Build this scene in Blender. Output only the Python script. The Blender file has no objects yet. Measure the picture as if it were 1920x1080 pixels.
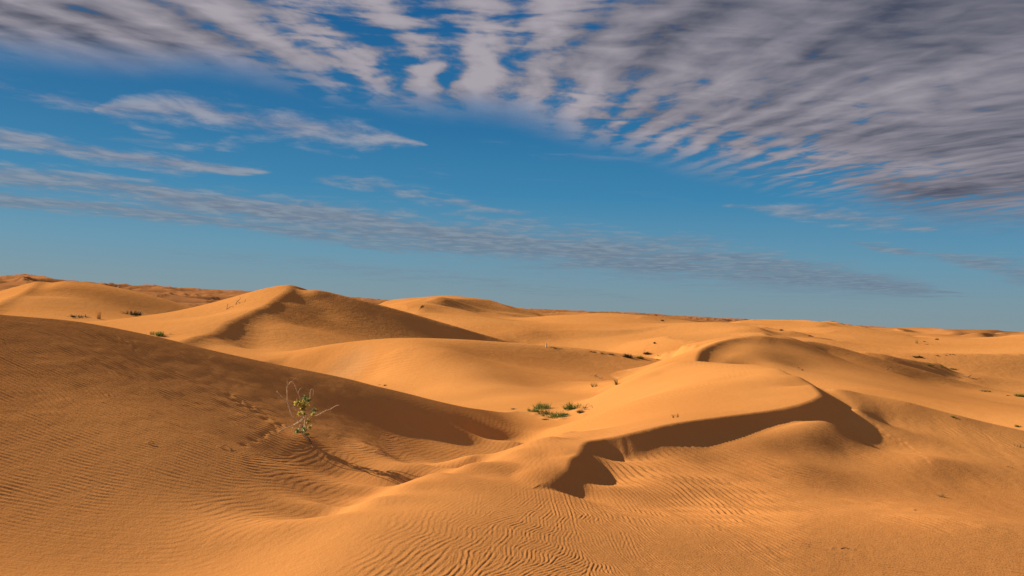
import bpy, math, random
import numpy as np

# ------------------------------------------------------------ camera, world, sun, exposure
scene = bpy.context.scene
COL = scene.collection
# ---------------------------------------------------------------- terrain maths
F_PX, PITCH, ROLL = 1663.0, math.radians(1.79), math.radians(2.0)
SUN_AZ, SUN_EL = math.radians(-60.0), math.radians(24.0)   # azimuth from +Y (view direction) to the left

def ray(u, v):
    dx, dy = (u - 960.0) / F_PX, -(v - 540.0) / F_PX
    cr, sr, cp, sp = math.cos(ROLL), math.sin(ROLL), math.cos(PITCH), math.sin(PITCH)
    x, y = dx * cr - dy * sr, dx * sr + dy * cr
    return x, cp - y * sp, sp + y * cp

def make_camera():
    cam = bpy.data.cameras.new('camera'); o = bpy.data.objects.new('camera', cam); COL.objects.link(o)
    cam.sensor_width = 36.0; cam.lens = 36.0 * F_PX / 1920.0
    cam.clip_start = 0.1; cam.clip_end = 20000.0
    cr, sr, cp, sp = math.cos(ROLL), math.sin(ROLL), math.cos(PITCH), math.sin(PITCH)
    from mathutils import Matrix
    o.matrix_world = Matrix(((cr, -sr, 0, 0), (-sr * sp, -cr * sp, -cp, 0), (sr * cp, cr * cp, -sp, 0), (0, 0, 0, 1)))
    scene.camera = o
make_camera()

SUN_STRENGTH, EXPOSURE = 5.0, 0.65
sl = bpy.data.lights.new('sun', 'SUN'); sl.energy = SUN_STRENGTH; sl.angle = math.radians(0.5); sl.color = (1.0, 0.86, 0.66)
so = bpy.data.objects.new('sun', sl); COL.objects.link(so)
from mathutils import Vector
so.rotation_euler = Vector((math.sin(SUN_AZ) * math.cos(SUN_EL), math.cos(SUN_AZ) * math.cos(SUN_EL), math.sin(SUN_EL))).to_track_quat('Z', 'Y').to_euler()
scene.view_settings.view_transform = 'Standard'; scene.view_settings.look = 'None'
scene.view_settings.exposure = EXPOSURE; scene.view_settings.gamma = 1.0
scene.render.engine = 'CYCLES'; scene.cycles.max_bounces = 4; scene.cycles.use_denoising = True

class NT:
    """small helper to write node trees as expressions"""
    def __init__(s, tree): s.t = tree
    def n(s, typ, **kw):
        nd = s.t.nodes.new(typ)
        for k, v in kw.items(): setattr(nd, k, v)
        return nd
    def put(s, sock, v):
        if isinstance(v, bpy.types.NodeSocket): s.t.links.new(v, sock)
        else: sock.default_value = v
    def m(s, op, a, b=0.0, c=0.0, clamp=False):
        nd = s.n('ShaderNodeMath', operation=op, use_clamp=clamp)
        s.put(nd.inputs[0], a); s.put(nd.inputs[1], b); s.put(nd.inputs[2], c)
        return nd.outputs[0]
    def add(s, a, b): return s.m('ADD', a, b)
    def sub(s, a, b): return s.m('SUBTRACT', a, b)
    def mul(s, a, b): return s.m('MULTIPLY', a, b)
    def mx(s, a, b): return s.m('MAXIMUM', a, b)
    def ss(s, x, lo, hi, a=0.0, b=1.0):
        nd = s.n('ShaderNodeMapRange', interpolation_type='SMOOTHSTEP')
        s.put(nd.inputs[0], x); s.put(nd.inputs[1], lo); s.put(nd.inputs[2], hi); s.put(nd.inputs[3], a); s.put(nd.inputs[4], b)
        return nd.outputs[0]
    def mix(s, f, a, b, blend='MIX'):
        nd = s.n('ShaderNodeMix', data_type='RGBA', blend_type=blend)
        s.put(nd.inputs[0], f)
        for i, v in ((6, a), (7, b)):
            s.put(nd.inputs[i], v if isinstance(v, bpy.types.NodeSocket) else (*v, 1.0))
        return nd.outputs[2]
    def xyz(s, x, y, z=0.0):
        nd = s.n('ShaderNodeCombineXYZ'); s.put(nd.inputs[0], x); s.put(nd.inputs[1], y); s.put(nd.inputs[2], z); return nd.outputs[0]
    def noise(s, vec, scale, detail=4.0, rough=0.5, dist=0.0, color=False):
        nd = s.n('ShaderNodeTexNoise'); s.put(nd.inputs['Vector'], vec); nd.inputs['Scale'].default_value = scale
        nd.inputs['Detail'].default_value = detail; nd.inputs['Roughness'].default_value = rough; nd.inputs['Distortion'].default_value = dist
        return nd.outputs[1 if color else 0]
    def curve(s, x, pts):
        nd = s.n('ShaderNodeFloatCurve'); c = nd.mapping.curves[0]
        pts = sorted(pts)
        c.points[0].location = pts[0]; c.points[1].location = pts[-1]
        for p in pts[1:-1]: c.points.new(*p)
        nd.mapping.update(); s.put(nd.inputs[1], x); nd.inputs[0].default_value = 1.0
        return nd.outputs[0]

def azel(u, v):
    x, y, z = ray(u, v); return math.atan2(x, y), math.atan2(z, math.hypot(x, y))
def curve_pts(poly):
    """picture polyline -> (azimuth, elevation) curve in 0..1 units (azimuth -0.65..0.65, elevation 0..0.45)"""
    return [((a + 0.65) / 1.3, e / 0.45) for a, e in (azel(u, v) for u, v in poly)]

def make_sky():
    w = bpy.data.worlds.new('World'); scene.world = w; w.use_nodes = True
    t = NT(w.node_tree); t.t.nodes.clear()
    out = t.n('ShaderNodeOutputWorld'); bg = t.n('ShaderNodeBackground'); t.t.links.new(bg.outputs[0], out.inputs[0])
    sky = t.n('ShaderNodeTexSky', sky_type='NISHITA', sun_disc=False)
    sky.sun_elevation = SUN_EL; sky.sun_rotation = SUN_AZ; sky.air_density = 1.0; sky.dust_density = 0.6; sky.ozone_density = 3.0
    tc = t.n('ShaderNodeTexCoord'); sp = t.n('ShaderNodeSeparateXYZ'); t.t.links.new(tc.outputs['Generated'], sp.inputs[0])
    dx, dy, dz = sp.outputs
    az = t.m('ARCTAN2', dx, dy)
    el = t.m('ARCSINE', dz)
    A = t.m('MULTIPLY_ADD', az, 1 / 1.3, 0.5, clamp=True); E = t.m('DIVIDE', el, 0.45)
    zc = t.mx(dz, 0.015); px = t.m('DIVIDE', dx, zc); py = t.m('DIVIDE', dy, zc)
    # clear sky: physical sky, tinted by height like the photographed one
    ramp = t.n('ShaderNodeValToRGB'); t.put(ramp.inputs[0], t.m('MULTIPLY', E, 1.0, clamp=True))
    cols = [(0.0, (130, 149, 156)), (0.06, (121, 149, 162)), (0.15, (100, 148, 173)), (0.30, (58, 130, 172)), (0.45, (40, 112, 160)), (0.62, (28, 99, 150)), (0.78, (20, 88, 142)), (1.0, (16, 76, 128))]
    lin = lambda c: tuple((x / 255 / 12.92 if x < 11 else ((x / 255 + 0.055) / 1.055) ** 2.4) for x in c)
    er = ramp.color_ramp.elements
    for i, (p, c) in enumerate(cols):
        e = er[i] if i < 2 else er.new(p)
        e.position = p; e.color = (*lin(c), 1)
    k = 2 ** -EXPOSURE
    clear = t.mix(1.0, ramp.outputs[0], (k, k, k), 'MULTIPLY')
    phys = t.mix(1.0, sky.outputs[0], (0.1, 0.1, 0.1), 'MULTIPLY')
    clear = t.mix(0.02, clear, phys)
    # ---- cloud cover: where (bands and sheet), then broken up by noise in the plane of the cloud deck
    wob = t.noise(t.xyz(px, py), 0.35, 3, 0.55)
    wobc = t.sub(wob, 0.5)
    wob2 = t.sub(t.noise(t.xyz(t.mul(px, 1.6), t.mul(py, 0.9), 2.0), 1.0, 5, 0.62), 0.5)
    nE = t.add(t.m('MULTIPLY_ADD', wobc, 0.05, E), t.mul(wob2, t.m('MULTIPLY_ADD', E, 0.11, 0.006)))
    def band(poly, hw, soft=1.0, gain=1.0):
        c = t.curve(A, curve_pts(poly)); h = t.curve(A, [((azel(u, 300)[0] + 0.65) / 1.3, y) for u, y in hw])
        d = t.m('DIVIDE', t.sub(nE, c), t.m('MAXIMUM', h, 0.0005))
        return t.mul(t.mul(t.ss(t.m('ABSOLUTE', d), 1.0 + soft, 0.0), gain), t.ss(h, 0.0008, 0.006))
    # px half width h -> E units: h/1663/0.45
    q = lambda h: h / 1663 / 0.45
    edge = t.curve(A, curve_pts([(-250, 80), (0, 104), (200, 122), (400, 140), (560, 165), (700, 195), (850, 215), (960, 220), (1100, 262), (1250, 305), (1400, 345), (1600, 388), (1750, 415), (1920, 428), (2150, 440)]))
    sheet = t.ss(t.sub(nE, edge), -0.035, 0.075)
    bands = [
        band([(0, 200), (220, 205), (350, 212), (500, 235), (640, 255), (770, 268), (900, 280)], [(-200, 0), (150, 0), (230, q(18)), (500, q(26)), (700, q(22)), (770, q(8)), (830, 0), (2000, 0)], 0.9, 0.85),
        band([(-100, 248), (0, 258), (200, 288), (400, 315), (470, 322), (700, 335)], [(-200, q(14)), (0, q(12)), (350, q(13)), (470, q(6)), (530, 0), (2000, 0)], 0.9, 0.85),
        band([(-100, 318), (0, 326), (200, 345), (400, 382), (600, 412), (900, 452), (1200, 484), (1500, 515), (1700, 540), (2000, 575)], [(-200, q(16)), (200, q(20)), (600, q(30)), (900, q(38)), (1200, q(40)), (1500, q(32)), (1700, q(18)), (1850, 0), (2000, 0)], 0.9, 0.95),
        band([(-100, 365), (0, 372), (300, 398), (500, 428), (700, 455), (900, 475), (1200, 510)], [(-200, q(12)), (300, q(13)), (600, q(15)), (800, q(12)), (1000, 0), (2000, 0)], 0.8, 0.85),
        band([(1500, 420), (1600, 450), (1850, 495), (1920, 512), (2100, 530)], [(-200, 0), (1550, 0), (1650, q(7)), (1800, q(9)), (1920, q(22)), (2100, q(26))], 1.0, 0.8),
        band([(250, 465), (500, 488), (800, 520), (1100, 550), (1300, 572)], [(-200, 0), (200, 0), (400, q(5)), (850, q(14)), (1100, q(10)), (1300, 0), (2000, 0)], 1.2, 0.42),
        band([(1250, 370), (1350, 385), (1500, 398), (1700, 420), (1850, 440)], [(-200, 0), (1300, 0), (1400, q(6)), (1560, q(14)), (1720, q(8)), (1800, 0), (2000, 0)], 1.0, 0.68),
        band([(500, 325), (650, 345), (800, 372), (1000, 402), (1150, 415)], [(-200, 0), (550, 0), (700, q(12)), (900, q(9)), (1060, 0), (2000, 0)], 1.3, 0.45),
        band([(0, 160), (60, 178), (150, 192), (330, 268), (460, 272)], [(-200, q(10)), (30, q(14)), (250, q(10)), (500, q(7)), (600, 0), (2000, 0)], 1.3, 0.5),
    ]
    low = bands[0]
    for b in bands[1:]: low = t.mx(low, b)
    # warped plane coordinates; the rolls of the deck run away from the viewer and bend
    wv = t.noise(t.xyz(px, py), 0.9, 3, 0.5, 0.0, True)
    sw = t.n('ShaderNodeSeparateXYZ'); t.put(sw.inputs[0], wv)
    wx, wy = t.sub(sw.outputs[0], 0.5), t.sub(sw.outputs[1], 0.5)
    lp = t.m('LOGARITHM', t.m('MAXIMUM', py, 0.5), math.e); Y_ = t.mul(lp, 3.4)
    s_ = t.mul(px, t.m('EXPONENT', t.m('MULTIPLY_ADD', lp, 0.7, -0.77)))
    qx = t.m('MULTIPLY_ADD', wx, 0.55, s_); qy = t.m('MULTIPLY_ADD', wy, 0.6, Y_)
    roll = t.mul(t.m('SINE', t.m('MULTIPLY_ADD', qx, 22.0, t.mul(qy, 1.3))), t.curve(A, [(0, 0.9), (0.5, 1.0), (0.66, 0.8), (0.8, 0.3), (1, 0.15)]))
    fold = t.noise(t.xyz(t.mul(qx, 3.4), t.mul(qy, 0.9), 3.7), 1.0, 3, 0.5, 0.3)
    billow = t.noise(t.xyz(t.mul(qx, 5.0), t.mul(qy, 6.5)), 1.0, 2, 0.5, 0.3)
    fine = t.noise(t.xyz(t.mul(s_, 20.0), t.mul(Y_, 13.0)), 1.0, 4, 0.6, 0.4)
    veil = t.noise(t.xyz(t.mul(px, 0.8), t.mul(py, 0.6), 8.1), 1.0, 3, 0.5, 0.2)
    cen = lambda x, a: t.mul(t.sub(x, 0.5), a)
    tex = t.add(t.add(cen(fold, 0.6), cen(billow, 0.8)), t.add(cen(fine, 0.3), t.add(t.mul(roll, 0.11), cen(veil, 0.6))))   # about -0.4..0.4
    cover = t.curve(A, [((azel(u, 60)[0] + 0.65) / 1.3, y) for u, y in [(-250, .74), (0, .74), (250, .72), (430, .64), (600, .52), (800, .54), (960, .62), (1150, .68), (1400, .76), (1600, .84), (1920, .92), (2150, .95)]])
    # fuller towards the edge of the sheet
    cov = t.m('MULTIPLY_ADD', t.sub(1.0, t.ss(t.sub(nE, edge), 0.04, 0.22)), t.curve(A, [(0, .52), (0.45, .58), (0.62, .42), (0.8, .20), (1, .15)]), cover)
    cov = t.sub(cov, 0.5); cov = t.m('MULTIPLY_ADD', t.sub(1.0, t.ss(t.sub(nE, edge), 0.04, 0.22)), -0.5, cov); cov = t.add(cov, 0.5)
    dens_sheet = t.mul(t.ss(t.add(tex, t.sub(cov, 0.5)), -0.14, 0.16), sheet)
    fl = t.noise(t.xyz(t.mul(px, 3.2), t.mul(py, 2.2)), 1.0, 5, 0.62, 0.3)
    fl2 = t.noise(t.xyz(t.mul(px, 0.9), t.mul(py, 0.5), 5.0), 1.0, 3, 0.5, 0.2)
    dens_low = t.mul(t.ss(t.add(low, t.add(cen(fl, 2.2), cen(fl2, 1.2))), 0.12, 1.0), t.ss(low, 0.0, 0.2))
    dens_low = t.mul(dens_low, t.m('MULTIPLY_ADD', low, 0.45, 0.55))
    wn = t.noise(t.xyz(t.mul(px, 1.1), t.mul(py, 1.5), 12.0), 1.0, 5, 0.6, 0.4)
    zone = t.mul(t.mul(t.ss(E, 0.26, 0.40), t.sub(1.0, t.ss(E, 0.55, 0.75))), t.curve(A, [(0, 1), (0.45, 1), (0.6, .45), (0.8, .7), (1, .8)]))
    wisp = t.mul(t.mul(t.ss(wn, 0.56, 0.74), zone), 0.55)
    dens = t.m('MAXIMUM', t.m('MAXIMUM', dens_sheet, dens_low), wisp, clamp=True)
    right = t.curve(A, [(0, .42), (0.3, .34), (0.5, .34), (0.62, .50), (0.8, .60), (1, .70)])
    relief = t.add(t.add(cen(billow, 1.1), cen(fold, 1.25)), t.add(cen(fine, 0.34), t.mul(roll, 0.20)))
    relief = t.mul(relief, t.curve(A, [(0, 1.0), (0.5, 1.05), (0.72, 0.8), (1, 0.6)]))
    dark = t.m('SUBTRACT', t.add(right, t.mul(cen(veil, 1.5), 1.0)), t.mul(relief, 0.9), clamp=True)
    pale = lin((168, 162, 171)); mid = lin((74, 80, 98))
    ccol = t.mix(dark, pale, mid)
    lowcol = t.mix(t.ss(E, 0.08, 0.5), lin((124, 146, 162)), lin((154, 159, 174)))
    lowcol = t.mix(t.ss(fl, 0.35, 0.68), t.mix(1.0, lowcol, (0.70, 0.69, 0.76), 'MULTIPLY'), lowcol)
    ccol = t.mix(sheet, lowcol, ccol)
    ccol = t.mix(1.0, ccol, (k, k, k), 'MULTIPLY')
    final = t.mix(t.mul(dens, t.ss(E, 0.0, 0.06)), clear, ccol)
    t.put(bg.inputs[0], final); bg.inputs[1].default_value = 1.0
make_sky()

# ------------------------------------------------------------ terrain surfaces
def W(p):
    """survey point -> world: (column, row, ground distance) or ('h', column, distance, height)"""
    if p[0] == 'h':
        x, y, z = ray(p[1], 700.0); g = math.hypot(x, y)
        return (x / g * p[2], y / g * p[2], p[3])
    x, y, z = ray(p[0], p[1]); g = math.hypot(x, y)
    return (x / g * p[2], y / g * p[2], z / g * p[2])

def tps_fit(P, lam):
    P = np.array(P, float); n = len(P)
    c = P[:, :2].mean(0); s = P[:, :2].std()
    q = (P[:, :2] - c) / s
    d2 = ((q[:, None] - q[None]) ** 2).sum(2)
    K = 0.5 * d2 * np.log(d2 + 1e-12) + lam * np.eye(n)
    A = np.zeros((n + 3, n + 3)); A[:n, :n] = K
    A[:n, n] = 1; A[:n, n + 1:] = q; A[n, :n] = 1; A[n + 1:, :n] = q.T
    w = np.linalg.solve(A, np.concatenate([P[:, 2], np.zeros(3)]))
    return c, s, q, w

def tps_eval(fit, X, Y):
    c, s, q, w = fit
    x = (X - c[0]) / s; y = (Y - c[1]) / s; n = len(q)
    h = w[n] + w[n + 1] * x + w[n + 2] * y
    dm = np.full_like(x, 1e9)
    for i in range(n):
        d2 = (x - q[i, 0]) ** 2 + (y - q[i, 1]) ** 2
        h += w[i] * 0.5 * d2 * np.log(d2 + 1e-12)
        np.minimum(dm, d2, out=dm)
    return h, np.sqrt(dm) * s

def up1(A, n, axis):
    """cubic (Catmull-Rom) resampling along one axis to n samples"""
    A = np.moveaxis(A, axis, 0); m = A.shape[0]
    t = np.linspace(0, m - 1, n); i = np.clip(t.astype(int), 0, m - 2); f = (t - i)
    f = f.reshape((-1,) + (1,) * (A.ndim - 1))
    g = lambda k: A[np.clip(i + k, 0, m - 1)]
    p0, p1, p2, p3 = g(-1), g(0), g(1), g(2)
    r = p1 + 0.5 * f * (p2 - p0 + f * (2 * p0 - 5 * p1 + 4 * p2 - p3 + f * (3 * (p1 - p2) + p3 - p0)))
    return np.moveaxis(r, 0, axis)

def up(A, shape):
    return up1(up1(A, shape[0], 0), shape[1], 1)

def crom(P, n):
    """dense Catmull-Rom polyline through 3D points"""
    P = np.array(P, float); P = np.vstack([2 * P[0] - P[1], P, 2 * P[-1] - P[-2]])
    out = []
    for i in range(1, len(P) - 2):
        p0, p1, p2, p3 = P[i - 1:i + 3]
        for t in np.arange(n) / n:
            out.append(p1 + 0.5 * t * (p2 - p0 + t * (2 * p0 - 5 * p1 + 4 * p2 - p3 + t * (3 * (p1 - p2) + p3 - p0))))
    out.append(P[-2])
    return np.array(out)

def smax(a, b, k):
    h = np.maximum(k - np.abs(a - b), 0) / k
    return np.maximum(a, b) + h * h * k * 0.25

def _hash(ix, iy, s):
    h = (ix.astype(np.int64) * 374761393 + iy.astype(np.int64) * 668265263 + s * 974634777) & 0xFFFFFFFF
    h = ((h ^ (h >> 13)) * 1274126177) & 0xFFFFFFFF
    return ((h ^ (h >> 16)) & 0xFFFFFF) / float(0xFFFFFF) * 2 - 1

def vnoise(x, y, s=0):
    ix = np.floor(x); iy = np.floor(y); fx = x - ix; fy = y - iy
    fx = fx * fx * fx * (fx * (fx * 6 - 15) + 10); fy = fy * fy * fy * (fy * (fy * 6 - 15) + 10)
    ix = ix.astype(np.int64); iy = iy.astype(np.int64)
    a = _hash(ix, iy, s); b = _hash(ix + 1, iy, s); c = _hash(ix, iy + 1, s); d = _hash(ix + 1, iy + 1, s)
    return (a * (1 - fx) + b * fx) * (1 - fy) + (c * (1 - fx) + d * fx) * fy

def fbm(x, y, o=4, s=0):
    t = 0; a = 1.0
    for i in range(o):
        t = t + a * vnoise(x * 2 ** i + 17.3 * i, y * 2 ** i - 9.1 * i, s + i); a *= 0.5
    return t

#  LAYERS: each dune or floor is its own surface through surveyed points; (name, points, brinks, reach, fall)
LAYERS = []
def layer(pts, brinks=(), reach=6.0, fall=0.5, lam=1e-4, pts_brink=True):
    LAYERS.append((pts, brinks, reach, fall, lam))


def far_height(X, Y, D, AZ):
    sk = [ray(*p) for p in SKY]
    saz = np.array([math.atan2(a[0], a[1]) for a in sk]); sel = np.array([a[2] / math.hypot(a[0], a[1]) for a in sk])
    el = np.interp(AZ, saz, sel)
    w = np.clip((D - 250) / 1100, 0, 1) ** 0.8
    lvl = -5.5 + w * (el * D * 0.90 + 5.5)
    x = X / 150.0; y = Y / 150.0
    wx = x + 0.8 * fbm(x * 0.7, y * 0.7, 3, 11); wy = y + 0.8 * fbm(x * 0.7 + 5, y * 0.7, 3, 17)
    a, b = wx * 0.5 + wy * 0.35, wy * 1.1 - wx * 0.5
    r = 1 - np.abs(fbm(a, b, 3, 5)) * 1.3
    amp = np.clip((D - 200) / 500, 0, 1) * (1.5 + 0.006 * np.minimum(D, 1500))
    amp = amp * np.interp(AZ, [-0.6, -0.2, 0.1, 0.6], [1.2, 1.0, 0.7, 0.5])
    h = lvl + amp * (r - 0.45)
    h = h - np.clip(D - 1800, 0, None) * 0.06
    return h

DEBUG = None
def macro_height(X, Y, D, AZ, fine_shape, coarse):
    """X..AZ are the fine grid; coarse = (Xc, Yc) regular sub-grid for the smooth layers"""
    global SLIP
    Xc, Yc = coarse
    H = up(far_height(Xc, Yc, np.hypot(Xc, Yc), np.arctan2(Xc, Yc)), fine_shape) if False else far_height(X, Y, D, AZ)
    K = 0.009 * D + 0.02
    SLIP = np.zeros(X.shape)
    for pts, brinks, reach, fall, lam in LAYERS:
        P = np.array([W(p) for p in pts])
        cx, cy = P[:, 0].mean(), P[:, 1].mean()
        h, dm = tps_eval(tps_fit(P, lam), Xc, Yc)
        ex = np.maximum(dm - reach * np.clip(np.hypot(Xc, Yc) / np.hypot(P[:, 0], P[:, 1]).mean(), 0.85, 3), 0)
        h = h - fall * ex - 0.02 * ex ** 2
        hl = np.maximum(up(h, fine_shape), -60); sl_ = None
        for st, en, ang in brinks:
            nb = en - st; B = crom(P[st:en], 24)
            AN = np.interp(np.linspace(0, nb - 1, len(B)), np.arange(nb), ang if isinstance(ang, list) else [ang] * nb)
            T = np.gradient(B[:, :2], axis=0); G = np.gradient(B[:, 2]) / np.linalg.norm(T, axis=1); T /= np.linalg.norm(T, axis=1)[:, None]
            N = np.stack([T[:, 1], -T[:, 0]], 1)            # right-hand side = lee
            m = hl > H - K
            x, y = X[m], Y[m]
            best = np.full(x.shape, 1e9); idx = np.zeros(x.shape, int)
            for i in range(len(B)):
                d2 = (x - B[i, 0]) ** 2 + (y - B[i, 1]) ** 2
                k = d2 < best; best[k] = d2[k]; idx[k] = i
            d = np.sqrt(best); dn = (x - B[idx, 0]) * N[idx, 0] + (y - B[idx, 1]) * N[idx, 1]
            ds = (x - B[idx, 0]) * T[idx, 0] + (y - B[idx, 1]) * T[idx, 1]
            zb = B[idx, 2] + G[idx] * ds; d = np.abs(dn)
            sd = np.where((idx > 0) & (idx < len(B) - 1), np.sign(dn) * d, dn)
            # runnels left by small avalanches, and a slightly ragged, slightly rounded brink
            step = np.linalg.norm(np.diff(B[:, :2], axis=0), axis=1); arc = np.concatenate([[0], np.cumsum(step)])
            sc = (arc[idx] + ds) / (0.010 * D[m])
            run = vnoise(sc, sc * 0, 5) * 0.6 + vnoise(sc * 2.3, sc * 0, 6) * 0.4
            sd = sd + 0.0008 * D[m] * fbm(x * 40 / D[m].mean(), y * 40 / D[m].mean(), 2, 3)
            slip = zb + 0.0006 * D[m] * run * np.clip(sd / (0.01 * D[m]), 0, 1) - np.tan(np.radians(AN[idx])) * sd
            hm = hl[m]; kk = 0.0032 * D[m]
            soft = -smax(-hm, -slip, kk)
            hl[m] = np.where(sd > -2 * kk, soft, hm)
            sl_ = np.zeros(X.shape) if sl_ is None else sl_; sl_[m] = np.maximum(sl_[m], np.clip((sd / D[m] + 0.035) / 0.028, 0, 1) * (slip < hm + 0.03 * D[m]))
        if DEBUG is not None: DEBUG[hl > H] = LAYERS.index((pts, brinks, reach, fall, lam))
        wl = np.clip((hl - H) / (0.006 * D) + 0.5, 0, 1)
        SLIP = SLIP * (1 - wl) + (0 if sl_ is None else sl_ * wl)
        H = smax(H, hl, K)
    # small unsurveyed dunes in the distance: short crests across the wind
    a_, b_ = X * 0.5 + Y * 0.87, -X * 0.87 + Y * 0.5
    w1 = fbm(X / 60, Y / 60, 3, 91)
    r = 1 - np.abs(fbm(a_ / 70 + 0.5 * w1, b_ / 30 + 0.9 * w1, 3, 95)) * 1.5
    H = H + np.clip((D - 160) / 90, 0, 1) * 0.0032 * np.minimum(D, 330) * (r - 0.55)
    return H
# dome
layer([(1035,906,17.32),(1072,858,19.03),(1098,829,21.21),(1130,822,21.81),(1180,812,22.21),(1250,796,23.21),(1330,784,25.01),(1410,774,26.81),(1470,765,28.01),(1510,755,28.91),(1534,745,30.01),(1538,736,31.21),(1525,722,33.02),(1502,707,35.09),(1465,693,38.13),(960,864,19.34),(980,890,17.81),(1022,858,19.58),(1035,822,22.31),(1070,812,24.51),(1085,825,22.52),(1044,882,18.22),(1062,852,19.72),(1024,902,17.43),(1010,925,16.42),(1130,806,24.4),(1180,795,25.51),(1250,780,27.12),(1330,765,28.85),(1400,755,29.52),(1480,740,30.9),(1500,725,33.56),(1200,750,32.93),(1300,720,36.8),(1400,705,37.18),(1330,680,47.73),(1400,683,44.84),(1240,700,47.02),(1270,678,49.36),(1200,706,47.16),(1120,755,43.01),(1090,790,36.91),(1080,805,30.77),(1160,728,45.45),('h',1400,52.9,-3.4),('h',1460,51.1,-3.2),('h',1330,54.3,-3.3),('h',1280,60.0,-3.8),('h',1180,57.8,-3.8),('h',1100,50.6,-4.9),('h',1600,36.0,-2.8),('h',1010,14.5,-4.0),('h',1080,14.2,-4.5),('h',960,25.2,-4.2),('h',1000,27.0,-4.3),('h',900,18.6,-4.2),('h',1040,36.2,-4.5),('h',1040,46.8,-5.1)],[(0, 15, [33, 33, 33, 33, 30, 30.5, 33, 33, 33, 33, 33, 33, 33, 33, 33])],4,0.7)
# near
layer([(960,772,42.47),(900,766,36.21),(800,746,32.65),(720,726,30.7),(640,706,29.87),(520,682,28.38),(400,656,27.02),(290,629,26.27),(150,602,25.09),(0,588,23.54),(-90,577,22.98),(1990,826,32.98),(1920,806,33.02),(1800,778,32.82),(1700,752,32.86),(1610,735,33.05),(1560,728,32.95),(0,1080,11.34),(250,1080,11.63),(380,1080,11.5),(760,1080,10.58),(950,1080,10.9),(0,950,13.8),(300,950,14.19),(400,1010,12.86),(960,846,20.44),(880,869,18.4),(820,886,17.31),(760,908,15.92),(700,934,14.58),(640,964,13.39),(580,1002,12.52),(520,1047,11.73),(475,1080,11.18),(960,864,19.38),(880,892,17.57),(800,919,15.41),(740,949,13.95),(680,989,12.38),(620,1033,11.57),(570,1076,10.81),(1035,822,22.52),(1070,812,24.72),(1022,858,19.74),(700,1060,10.87),(760,1005,11.97),(850,952,13.76),(980,890,17.85),(980,1000,12.75),(1025,920,16.43),(1010,945,15.05),(870,1040,11.45),(880,856,21.82),(800,871,20.16),(740,889,19.29),(680,911,17.66),(600,944,15.35),(520,985,13.06),(450,1030,12.38),('h',960,23.3,-3.95),('h',1020,25.5,-3.9),('h',890,21.3,-3.78),('h',845,20.6,-3.7),('h',800,18.8,-3.63),('h',750,18.2,-3.56),('h',700,17.1,-3.49),('h',660,15.7,-3.44),('h',620,14.6,-3.36),(1044,882,18.27),(1062,852,19.79),(1024,902,17.45),('h',1097,18.9,-3.5),('h',1122,21.9,-3.58),('h',1085,17.2,-3.45),('h',1130,24.3,-3.7),('h',1180,26.0,-3.9),('h',1300,27.9,-4.2),('h',1420,29.3,-4.3),('h',1500,30.7,-4.3),('h',1100,27.0,-4.5),('h',1200,30.9,-4.9),('h',1350,36.7,-5),(960,827,29.61),(850,843,26.39),(740,862,22.21),(640,893,19.24),('h',1050,32.3,-4.6),('h',960,32.4,-4.5),(0,850,15.74),(300,870,15.97),(520,880,17.52),(0,760,17.84),(0,690,19.84),(0,620,22.2),(150,800,17.28),(300,800,18.1),(300,740,20.88),(300,690,23.28),(150,690,21.04),(430,720,24.08),(450,790,20.82),(575,822,21.01),(560,760,24.61),(640,835,21.64),(720,845,22.13),(740,828,25.08),(820,838,26.26),(900,832,28.94),(620,735,27.43),(700,765,27.69),(800,785,29.2),(880,800,31.14),(932,806,32.86),(966,803,35.08),(980,818,33.38),(740,800,26.94),(640,775,25.76),(840,815,28.77),(862,806,29.57),(905,822,30.89),(780,797,28.22),(1080,1080,11.32),(1090,1000,13.45),(1090,945,15.73),(1250,1080,12.18),(1420,1080,13.2),(1600,1080,14.33),(1920,1080,16.17),(1200,1000,14.15),(1350,1000,15.08),(1500,1000,15.95),(1800,980,18.48),(1142,914,17.91),(1168,890,19.38),(1330,868,21.68),(1440,862,22.68),(1190,866,20.99),(1250,900,19.05),(1060,925,16.62),(1400,900,20.46),(1600,920,21.67),(1800,900,25.34),(1920,900,26.63),(1300,945,17.76),(1250,842,22.3),(1330,828,23.89),(1400,819,24.91),(1465,819,25.33),(1508,813,25.95),(1548,790,27.67),(1585,848,25.76),(1642,840,27.87),(1632,797,29.83),(1605,768,30.82),(1700,812,29.92),(1750,860,26.25),(1850,800,32.53),(1500,872,22.65),(1485,845,24.54),(1700,900,24.01),(1650,790,31.25),(1750,790,32.09),('h',960,5.9,-2.7),('h',300,6.0,-2.6),('h',1600,6.0,-2.8)],[(0, 11, 24), (11, 17, 22)],4,0.6)
# valley
layer([(960,775,46.04),(1030,772,47.31),(1090,790,42.75),(1000,800,36.74),(970,818,34.58),(1060,805,37.56),(1000,760,49.2),(1080,765,47.78),(1120,745,52.03),('h',900,55.8,-5.6),('h',1000,61.8,-5.8),('h',1150,65.9,-5.8),('h',600,59.6,-5.6),('h',300,74.8,-5),('h',0,74.8,-5),('h',1400,69.8,-5.3),('h',1700,60.1,-5.5),('h',1900,45.4,-5.5)],[],8,0.15)
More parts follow.
